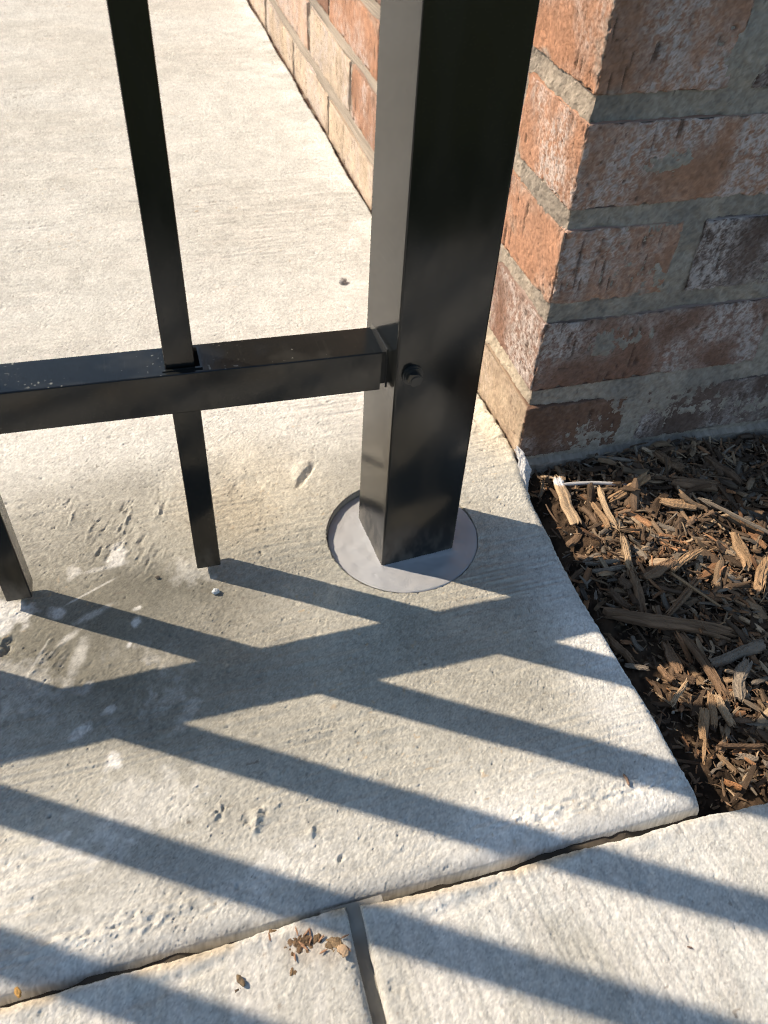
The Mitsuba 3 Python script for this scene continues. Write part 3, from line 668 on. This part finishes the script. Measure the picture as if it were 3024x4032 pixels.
def chip(p0, p1, w, t, tone, rg, strands=6, fray=0.12, bend=0.0, sag=0.0, n=20, m=8, fibres=True):
    """A torn piece of wood: one closed, ridged and twisted slab with ragged ends, grain along it, and a few loose fibres."""
    p0, p1 = np.array(p0, float), np.array(p1, float)
    d = p1 - p0; L = np.linalg.norm(d); dn = d / L
    sd = np.cross([0, 0, 1.0], dn); sd /= np.linalg.norm(sd)
    up = np.cross(dn, sd)
    wig = lambda k, x, a: a * np.interp(x, np.linspace(0, 1, k), rg.uniform(-1, 1, k))
    v = np.linspace(-1, 1, m)
    e0, e1 = fray * rg.uniform(-0.3, 1.0, m) * rg.choice([0.3, 1.0], m), fray * rg.uniform(-0.3, 1.0, m) * rg.choice([0.3, 1.0], m)
    u = np.linspace(0, 1, n)
    left, right = 1 + wig(6, u, 0.22) - 0.25 * np.exp(-u / 0.06) , 1 + wig(6, u, 0.22) - 0.25 * np.exp(-(1 - u) / 0.06)
    slim0, slim1 = rg.uniform(0.62, 1.0, 2)
    left *= slim0 + (1 - slim0) * np.clip(u / 0.35, 0, 1); right *= slim1 + (1 - slim1) * np.clip((1 - u) / 0.35, 0, 1)
    ridge = rg.uniform(-1, 1, m)
    tw = wig(3, u, 0.35); cb = bend * np.sin(u * np.pi) + wig(4, u, 0.10 * w); cs = sag * np.sin(u * np.pi) + wig(4, u, 0.12 * t)
    ths = 0.75 + 0.25 * np.clip(np.minimum(u, 1 - u) * 7, 0, 1) + wig(7, u, 0.15)
    U = e0[None] + u[:, None] * (1 - e0 - e1)[None]
    half = np.where(v[None] < 0, left[:, None], right[:, None])
    Y = 0.5 * w * v[None] * half
    top = 0.5 * t * ths[:, None] * (1 - 0.75 * v[None] ** 4) + 0.16 * t * ridge[None] + 0.10 * t * rg.uniform(-1, 1, (n, m))
    bot = -0.5 * t * ths[:, None] * np.ones((1, m)) + 0.06 * t * rg.uniform(-1, 1, (n, m))

    def place(h):
        y2 = Y * np.cos(tw)[:, None] - h * np.sin(tw)[:, None]; h2 = Y * np.sin(tw)[:, None] + h * np.cos(tw)[:, None]
        return p0 + U[..., None] * d + (y2 + cb[:, None])[..., None] * sd + (h2 + cs[:, None])[..., None] * up
    P = np.concatenate([place(top), place(bot)[:, ::-1]], 1)
    k = 2 * m
    V = P.reshape(-1, 3)
    i = np.arange(n - 1)[:, None] * k; j = np.arange(k)[None]; j2 = (j + 1) % k
    q = np.stack([i + j, i + j2, i + k + j2, i + k + j], -1).reshape(-1, 4)
    F = np.vstack([q[:, [0, 2, 1]], q[:, [0, 3, 2]]])
    cap = []
    for a_ in range(m - 1):
        b0, b1 = k - 1 - a_, k - 2 - a_
        cap += [[a_, a_ + 1, b1], [a_, b1, b0]]
    cap = np.array(cap); F = np.vstack([F, cap, (n - 1) * k + cap[:, ::-1]])
    base = np.array(WOOD[tone]) if isinstance(tone, str) else np.array(tone)
    gv = rg.uniform(0.72, 1.18, k); gl = np.interp(u, np.linspace(0, 1, 6), rg.uniform(0.85, 1.12, 6))
    C = base * (gl[:, None] * gv[None] * rg.uniform(0.9, 1.1, (n, k)))[..., None]
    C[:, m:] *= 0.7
    out = [(V, F, C.reshape(-1, 3))]
    if fibres:
        for _ in range(3 + int(fray * 14)):
            e = rg.random() < 0.5; q_ = rg.uniform(-0.45, 0.45)
            a_ = (p0 if e else p1) + sd * q_ * w + up * t * rg.uniform(-0.3, 0.4); dir_ = (-dn if e else dn) + rg.normal(0, 0.25, 3)
            Vf, Ff = fibre(a_ - dir_ * L * 0.12, a_ + dir_ * L * rg.uniform(0.02, 0.02 + 0.5 * fray), max(0.0006, w * 0.09), 0.0006, rg, 4, 0, 0, 0.3)
            out.append((Vf, Ff, np.tile(base * rg.uniform(0.7, 1.25), (len(Vf), 1))))
    return out


HERO = [  # x0, y0, x1, y1, width, thickness, height0, height1, tone, strands, fray, bend, sag, label
    (.1939, .0775, .1899, .0199, .0125, .0026, .012, .006, 'pale', 7, .05, 0, 0, 'flat pale wood chip with a white tip at the corner of the concrete'),
    (.2300, .0368, .2761, .0517, .0078, .0060, .006, .016, 'tan', 6, .10, 0, 0, 'tan wood chip with raised pale end beside the white stick'),
    (.2255, .0526, .2228, .0052, .0050, .0030, .012, .004, 'pale', 4, .15, -.003, .002, 'narrow bent pale wood chip below the white stick'),
    (.2125, .0374, .2162, .0077, .0060, .0030, .009, .005, 'tan', 3, .25, .002, 0, 'split tan splinter left of the narrow bent pale chip'),
    (.2737, .0222, .3040, .0092, .0088, .0034, .012, .010, 'tan', 7, .08, 0, 0, 'flat tan wood chip at the edge of the wall shadow'),
    (.3098, .0129, .3600, -.0420, .0027, .0026, .014, .012, 'grey', 2, .05, -.004, .003, 'long thin grey twig in the shadow of the brick wall'),
    (.2195, -.0089, .2151, -.0411, .0062, .0036, .010, .006, 'pale', 5, .25, 0, 0, 'upright pale orange splinter in the sunlit middle of the mulch'),
    (.2215, -.0517, .2535, -.0437, .0094, .0050, .008, .010, 'brown', 8, .10, 0, 0, 'blunt brown wood chip with streaky grain in the sunlit mulch'),
    (.2462, -.0525, .2788, -.0393, .0062, .0040, .008, .014, 'tan', 6, .15, .002, 0, 'tan grained wood chip leaning beside the blunt brown chip'),
    (.1723, -.0740, .2654, -.1231, .0112, .0062, .010, .010, 'brown', 9, .14, 0, .002, 'longest dark brown wood chip, frayed at the end near the slab'),
    (.1867, -.0541, .1970, -.0740, .0060, .0040, .008, .006, 'dark', 5, .10, 0, 0, 'short dark wood chip just above the longest chip'),
    (.2225, -.0904, .2629, -.0661, .0065, .0050, .008, .014, 'brown', 6, .10, 0, 0, 'brown stick chip with pale lit top behind the longest chip'),
    (.2401, -.0607, .2690, -.0950, .0021, .0020, .017, .010, 'tan', 2, .05, 0, 0, 'thin tan twig crossing over the pale topped stick chip'),
    (.3214, -.0288, .3147, -.0656, .0092, .0040, .012, .010, 'tan', 6, .20, 0, 0, 'broad tan wood chip at the right edge of the picture'),
    (.1810, -.0200, .2097, -.0271, .0038, .0032, .006, .006, 'grey', 4, .10, 0, 0, 'grey weathered splinter near the slab edge, upper of two'),
    (.1833, -.0308, .2094, -.0345, .0043, .0032, .006, .006, 'grey', 4, .15, 0, 0, 'grey weathered splinter near the slab edge, lower of two'),
    (.3072, -.0936, .3372, -.0607, .0088, .0040, .010, .014, 'tan', 5, .35, .003, 0, 'frayed tan bundle of fibres at the right picture edge'),
    (.2023, -.0453, .2055, -.0568, .0084, .0030, .008, .008, 'dark', 4, .20, 0, 0, 'small round dark bark flake in the post shadow'),
    (.2122, -.0422, .2080, -.0835, .0080, .0036, .010, .004, 'brown', 5, .20, .001, 0, 'brown wood chip running up into the post shadow'),
    (.1696, -.0926, .1780, -.1205, .0062, .0042, .006, .004, 'brown', 5, .15, 0, 0, 'brown pointed wood chip beside the slab, below the longest chip'),
    (.2362, -.1397, .2805, -.1379, .0085, .0060, .006, .014, 'grey', 7, .06, 0, 0, 'thick grey grained stick in the shade at the right edge'),
    (.2242, -.1088, .2329, -.1690, .0070, .0040, .010, .006, 'brown', 6, .15, .003, 0, 'long dark splinter running down from the longest chip'),
    (.2129, -.1089, .2100, -.1392, .0088, .0034, .004, .004, 'brown', 7, .15, 0, 0, 'wide brown wood chip beneath the long dark splinter'),
    (.2400, -.1749, .2643, -.1466, .0090, .0050, .008, .010, 'grey', 7, .15, .004, 0, 'curved grey fibrous chip at the right edge below the thick stick'),
    (.2015, -.1430, .2155, -.1502, .0068, .0022, .008, .008, 'dark', 6, .20, 0, 0, 'flat dark oval flake in the middle of the shaded mulch'),
    (.2212, -.1682, .2230, -.1930, .0052, .0040, .012, .008, 'pale', 5, .10, 0, 0, 'bright pale chip leaning in the lower patch of sun'),
    (.2057, -.1769, .1967, -.1964, .0072, .0026, .012, .006, 'tan', 6, .10, 0, 0, 'flat sunlit tan chip above the forked twig'),
    (.2193, -.1657, .2082, -.1907, .0062, .0026, .010, .008, 'tan', 6, .20, 0, 0, 'leaf shaped tan chip between two bright chips'),
    (.2001, -.1823, .1882, -.2119, .0022, .0016, .012, .004, 'tan', 2, .30, .002, 0, 'thin forked tan twig hanging towards the slab corner'),
    (.2136, -.2142, .2263, -.2220, .0054, .0026, .005, .005, 'grey', 5, .20, 0, 0, 'small grey chip near the front pavement slab'),
    (.2025, -.2045, .2344, -.2153, .0034, .0030, .008, .008, 'dark', 4, .10, 0, 0, 'slim dark splinter lying across the lower mulch'),
    (.1931, -.2305, .2025, -.2378, .0038, .0030, .006, .006, 'orange', 4, .10, 0, 0, 'small orange chip closest to the front pavement slab'),
    (.1950, -.1301, .1993, -.1451, .0048, .0036, .006, .006, 'brown', 4, .10, 0, 0, 'short brown chip touching the flat dark oval flake'),
    (.1852, -.1663, .2042, -.1526, .0036, .0030, .010, .014, 'pale', 4, .20, 0, 0, 'short pale chip leaning at the left of the lower sunlit patch'),
    (.1713, -.1210, .1864, -.1296, .0042, .0026, .004, .004, 'grey', 4, .15, 0, 0, 'grey sliver near the slab edge below the brown pointed chip'),
    (.3044, .0874, .3220, .0599, .0098, .0050, .006, .008, 'brown', 7, .15, 0, 0, 'broad brown chip nearest to the shaded foot of the wall'),
    (.3000, .0455, .3409, .0307, .0120, .0050, .008, .010, 'brown', 8, .15, 0, 0, 'widest brown chip lying in the wall shadow'),
    (.3513, .0709, .3716, .0327, .0090, .0050, .008, .008, 'dark', 6, .15, 0, 0, 'dark chip in the wall shadow at the right edge'),
    (.2388, .1000, .2755, .0820, .0040, .0026, .004, .006, 'grey', 3, .20, 0, 0, 'thin grey splinter right against the foot of the wall'),
]
GZ = lambda x, y: float(soil_z(np.array(x), np.array(y)))
for i, h in enumerate(HERO):
    rg = np.random.default_rng(100 + i)
    p0 = (h[0], h[1], GZ(h[0], h[1]) + h[6] + 0.004); p1 = (h[2], h[3], GZ(h[2], h[3]) + h[7] + 0.004)
    parts = chip(p0, p1, h[4], h[5], h[8], rg, h[9] + 2, h[10], h[11], h[12], 22, 9)
    if i == 0:                            # the tip dipped in something white
        for V, F, C in parts:
            near = np.linalg.norm(V[:, :2] - [0.1935, 0.0700], axis=1) < 0.0052
            C[near] = (0.66, 0.66, 0.68)
    m, c = join(parts)
    tag(put('wood_chip', m, 'wood', None, False, color=c), h[13], 'wood chip', 'large wood chips on the mulch')

# the mulch itself: chips and shreds that nobody would count
rg = np.random.default_rng(77)
parts = []
tones = np.array([WOOD[k] for k in ('tan', 'brown', 'brown', 'grey', 'dark', 'dark', 'orange', 'pale')])
tones = 0.90 * (tones * 0.86 + 0.14 * tones.mean(1, keepdims=True) * np.array([1.15, 1.0, 0.82]))
for i in range(20000):
    x, y = rg.uniform(0.158, 0.62), rg.uniform(-0.244, 0.100)
    dens = np.clip((x - 0.166 - 0.02 * math.sin(y * 40)) / 0.06, 0, 1) * (1 - 0.75 * math.exp(-((x - 0.19) ** 2 / 0.0009 + (y + 0.21) ** 2 / 0.003)))
    dens = max(dens, 0.07)
    if x > 0.46: dens *= 0.4
    if rg.random() > dens: continue
    big = rg.random()
    L = rg.uniform(0.003, 0.010) if big < 0.64 else rg.uniform(0.008, 0.020) if big < 0.93 else rg.uniform(0.016, 0.036)
    w = L * rg.uniform(0.05, 0.30); w = min(max(w, 0.0005), 0.0075)
    t = max(0.0005, w * rg.uniform(0.25, 0.6))
    an = rg.uniform(0, 2 * math.pi); el = rg.normal(0, 0.28)
    d = np.array([math.cos(an) * math.cos(el), math.sin(an) * math.cos(el), math.sin(el)]) * L / 2
    if x - abs(d[0]) < 0.156 or y + abs(d[1]) > 0.102 or y - abs(d[1]) < -0.250: continue
    z = GZ(x, y) + abs(d[2]) * 0.8 + rg.uniform(-0.001, 0.009) * (0.4 + 0.6 * dens)
    c = np.array([x, y, z]); base = tones[rg.integers(len(tones))] * rg.uniform(0.45, 1.15)
    if w < 0.0017:
        V, F = fibre(c - d, c + d, w, t, rg, 5, rg.normal(0, 0.12) * L, rg.normal(0, 0.08) * L, 0.3, rg.normal(0, 0.5))
        parts.append((V, F, base * rg.uniform(0.85, 1.15, len(V))[:, None]))
    else:
        parts += chip(c - d, c + d, w, t, base, rg, 4, rg.uniform(0.08, 0.3), rg.normal(0, 0.05) * L, rg.normal(0, 0.04) * L, 8, 4, False)
for i in range(1500):                     # crumbs of earth and pale grit
    x, y = rg.uniform(0.158, 0.45), rg.uniform(-0.246, 0.098)
    s_ = rg.uniform(0.0006, 0.0018)
    V = np.array(trimesh.creation.icosphere(subdivisions=0).vertices) * s_ * rg.uniform(0.6, 1.2, (12, 3)) + [x, y, GZ(x, y) + s_ * 0.6 + rg.uniform(0, .002)]
    C = np.array((0.45, 0.42, 0.36) if rg.random() < 0.10 else (0.07, 0.045, 0.03)) * rg.uniform(0.7, 1.2)
    parts.append((V, np.array(trimesh.creation.icosphere(subdivisions=0).faces), np.tile(C, (12, 1))))
m, c = join(parts)
tag(put('mulch', m, 'wood', None, False, color=c), 'brown shredded wood mulch over dark soil beside the walkway', 'mulch', kind='stuff')

# white stick
rg = np.random.default_rng(8)
nseg = 14
tt = np.linspace(0, 1, nseg)
ctr = np.stack([0.197 + 0.068 * tt, 0.0675 - 0.0195 * tt, -0.012 + 0.0035 * np.sin(tt * 3) + 0 * tt], 1)
ring = []
for q in range(8):
    a_ = q / 8 * 2 * np.pi
    rad = 0.0017 * (0.9 + 0.2 * rg.random(nseg)) * np.clip(np.minimum(tt, 1 - tt) * 8 + 0.55, 0, 1)
    ring.append(ctr + np.stack([0.27 * np.cos(a_) * rad, 0.96 * np.cos(a_) * rad, np.sin(a_) * rad], 1))
P = np.stack(ring + ring[:1], 1)
v, f = grid_mesh(P)
cc = np.tile([0.40, 0.40, 0.42], (len(v), 1)) * rg.uniform(0.75, 1.1, len(v))[:, None]
tag(put('stick', (v, f), 'wood', None, True, color=cc), 'thin white painted stick lying on the mulch near the wall corner', 'stick')

# crumpled plastic film in the gap between slab and wall
u, v_ = np.meshgrid(np.linspace(0, 1, 44), np.linspace(-1, 1, 26), indexing='ij')
px_ = 0.1605 + 0.0030 * np.sin(u * 5) + 0.0062 * v_ * (0.35 + 0.9 * np.sin(np.clip(u, 0.02, 1) * 2.7) ** 2)
py_ = 0.1035 - 0.040 * u + 0.0015 * v_
pz_ = 0.010 - 0.024 * u ** 1.3 + 0.003 * np.cos(v_ * 3) * (0.5 + u) + 0.0065 * (f2(u, v_, 8, 3.2, 3, 3) - 0.5)
px_ = px_ + 0.0035 * (f2(u, v_, 9, 4, 9, 3) - 0.5); py_ = py_ + 0.005 * (f2(u, v_, 7, 4, 6, 3) - 0.5)
P = np.stack([px_, py_, pz_], -1)
tag(put('plastic_scrap', grid_mesh(P), 'plastic_film', None, False), 'crumpled whitish plastic scrap stuck in the gap at the foot of the wall corner', 'plastic')


# ------------------------------------------------------------------ small debris
def lump(cx, cy, cz, rx, ry, rz, seed, col, var=0.25, rough=0.35):
    m = trimesh.creation.icosphere(subdivisions=3)
    v = np.array(m.vertices)
    k_ = 1 + rough * (meshkit.fbm(v * 2.2 + seed * 7.1, 3, seed) - 0.5) * 2
    v = v * k_[:, None] * [rx, ry, rz]
    a_ = seed * 1.3
    v = v @ np.array([[math.cos(a_), math.sin(a_), 0], [-math.sin(a_), math.cos(a_), 0], [0, 0, 1]])
    C = np.array(col) * (1 + var * (meshkit.fbm(np.array(m.vertices) * 5 + seed, 3, seed + 2) - 0.5) * 2)[:, None]
    return v + [cx, cy, cz], np.array(m.faces), C


def debris(name, pieces, label, cat, group=None):
    m, c = join(pieces)
    return tag(put(name, m, 'soil_dirt', None, True, color=c), label, cat, group)


debris('pebble', [lump(0.0763, 0.4408, 0.0025, .0052, .0040, .0032, 3, (0.26, 0.25, 0.25))], 'dark grey pebble on the bright walkway left of the post', 'pebble')
debris('pebble', [lump(-0.1356, 0.0021, 0.0018, .0030, .0024, .0022, 5, (0.42, 0.45, 0.48))], 'small bluish grey pebble in front of the nearest picket', 'pebble')
debris('pebble', [lump(-0.1782, 0.0277, 0.0008, .0018, .0014, .0012, 7, (0.10, 0.085, 0.07))], 'tiny dark pebble left of the nearest picket foot', 'pebble')
v0 = []
for q in range(7):
    v0.append(lump(0.1083 + 0.0006 * math.sin(q * 0.5), -0.2245 + 0.0011 * (q - 3), 0.0010, .0011 * (1 - 0.04 * (q - 3) ** 2), .0011, .0011, 0, (0.25, 0.17, 0.13), 0.2, 0.1))
debris('debris_bit', v0, 'small brown oblong bit of debris on the slab near its right front corner', 'debris')
BR = (0.20, 0.135, 0.080)


def crumbs(cx, cy, r, n, sd, col=BR, big=0.0024):
    g = np.random.default_rng(sd); o = []
    for q in range(n):
        a_, d_ = g.uniform(0, 6.28), r * g.random() ** 0.7
        s_ = big * g.uniform(0.3, 1.0) * (1.2 - d_ / r * 0.6)
        o.append(lump(cx + d_ * math.cos(a_), cy + d_ * 0.7 * math.sin(a_), s_ * 0.22 + 0.0003, s_, s_ * g.uniform(0.4, 0.9), s_ * 0.38, sd * 10 + q, np.array(col) * g.uniform(0.65, 1.25), 0.3, 0.55))
    for q in range(n // 6):
        a_ = g.uniform(0, 6.28); d_ = r * g.uniform(0.2, 1.2); p_ = np.array([cx + d_ * math.cos(a_), cy + d_ * 0.7 * math.sin(a_), 0.0018]); b_2 = g.uniform(0, 6.28)
        V, F = fibre(p_, p_ + [0.005 * math.cos(b_2), 0.005 * math.sin(b_2), 0.0004], 0.0010, 0.0008, g, 4)
        o.append((V, F, np.tile(np.array([0.33, 0.19, 0.12]) * g.uniform(0.7, 1.2), (len(V), 1))))
    return o


debris('dirt_clod', crumbs(-0.139, -0.2590, .0035, 9, 1), 'small dark clod of dirt, leftmost on the front pavement slab', 'dirt')
debris('dirt_clod', crumbs(-0.1245, -0.2690, .0092, 46, 2, (0.16, 0.105, 0.065), .0026), 'largest clump of reddish brown dirt on the front pavement slab', 'dirt')
debris('dirt_clod', crumbs(-0.1150, -0.2690, .0035, 9, 3), 'small brown clod right beside the largest dirt clump', 'dirt')
o = crumbs(-0.1055, -0.2745, .0055, 26, 4, (0.22, 0.155, 0.095), .0024)
g = np.random.default_rng(4); V, F = fibre((-0.1045, -0.2770, 0.0035), (-0.1000, -0.2830, 0.0030), .0048, .0016, g, 6); o.append((V, F, np.tile([0.42, 0.30, 0.20], (len(V), 1))))
debris('dirt_clod', o, 'tan dirt with a pale bark flake beside the split in the front slabs', 'dirt')
debris('dirt_clod', crumbs(-0.1319, -0.2826, .0024, 5, 5), 'tiny dark clod below the largest dirt clump', 'dirt')
g = np.random.default_rng(9); V, F = fibre((-0.1625, -0.2768, 0.002), (-0.1595, -0.2835, 0.002), .0028, .0020, g, 6)
debris('bark_bit', [(V, F, np.tile([0.19, 0.14, 0.09], (len(V), 1)))] + crumbs(-0.1635, -0.2838, .002, 4, 6, (0.10, 0.075, 0.055), .0014), 'short brown bark bit on the front slab left of the dirt clumps', 'bark')
debris('crumb', [lump(-0.2795, -0.2535, -0.001, .0030, .0016, .0012, 4, (0.42, 0.25, 0.09))], 'orange crumb in the joint at the left picture edge', 'crumb')
debris('bark_bit', [lump(0.0953, -0.3302, .0006, .0016, .0005, .0006, 2, (0.16, 0.11, 0.09))], 'tiny brown sliver on the right front slab', 'bark')
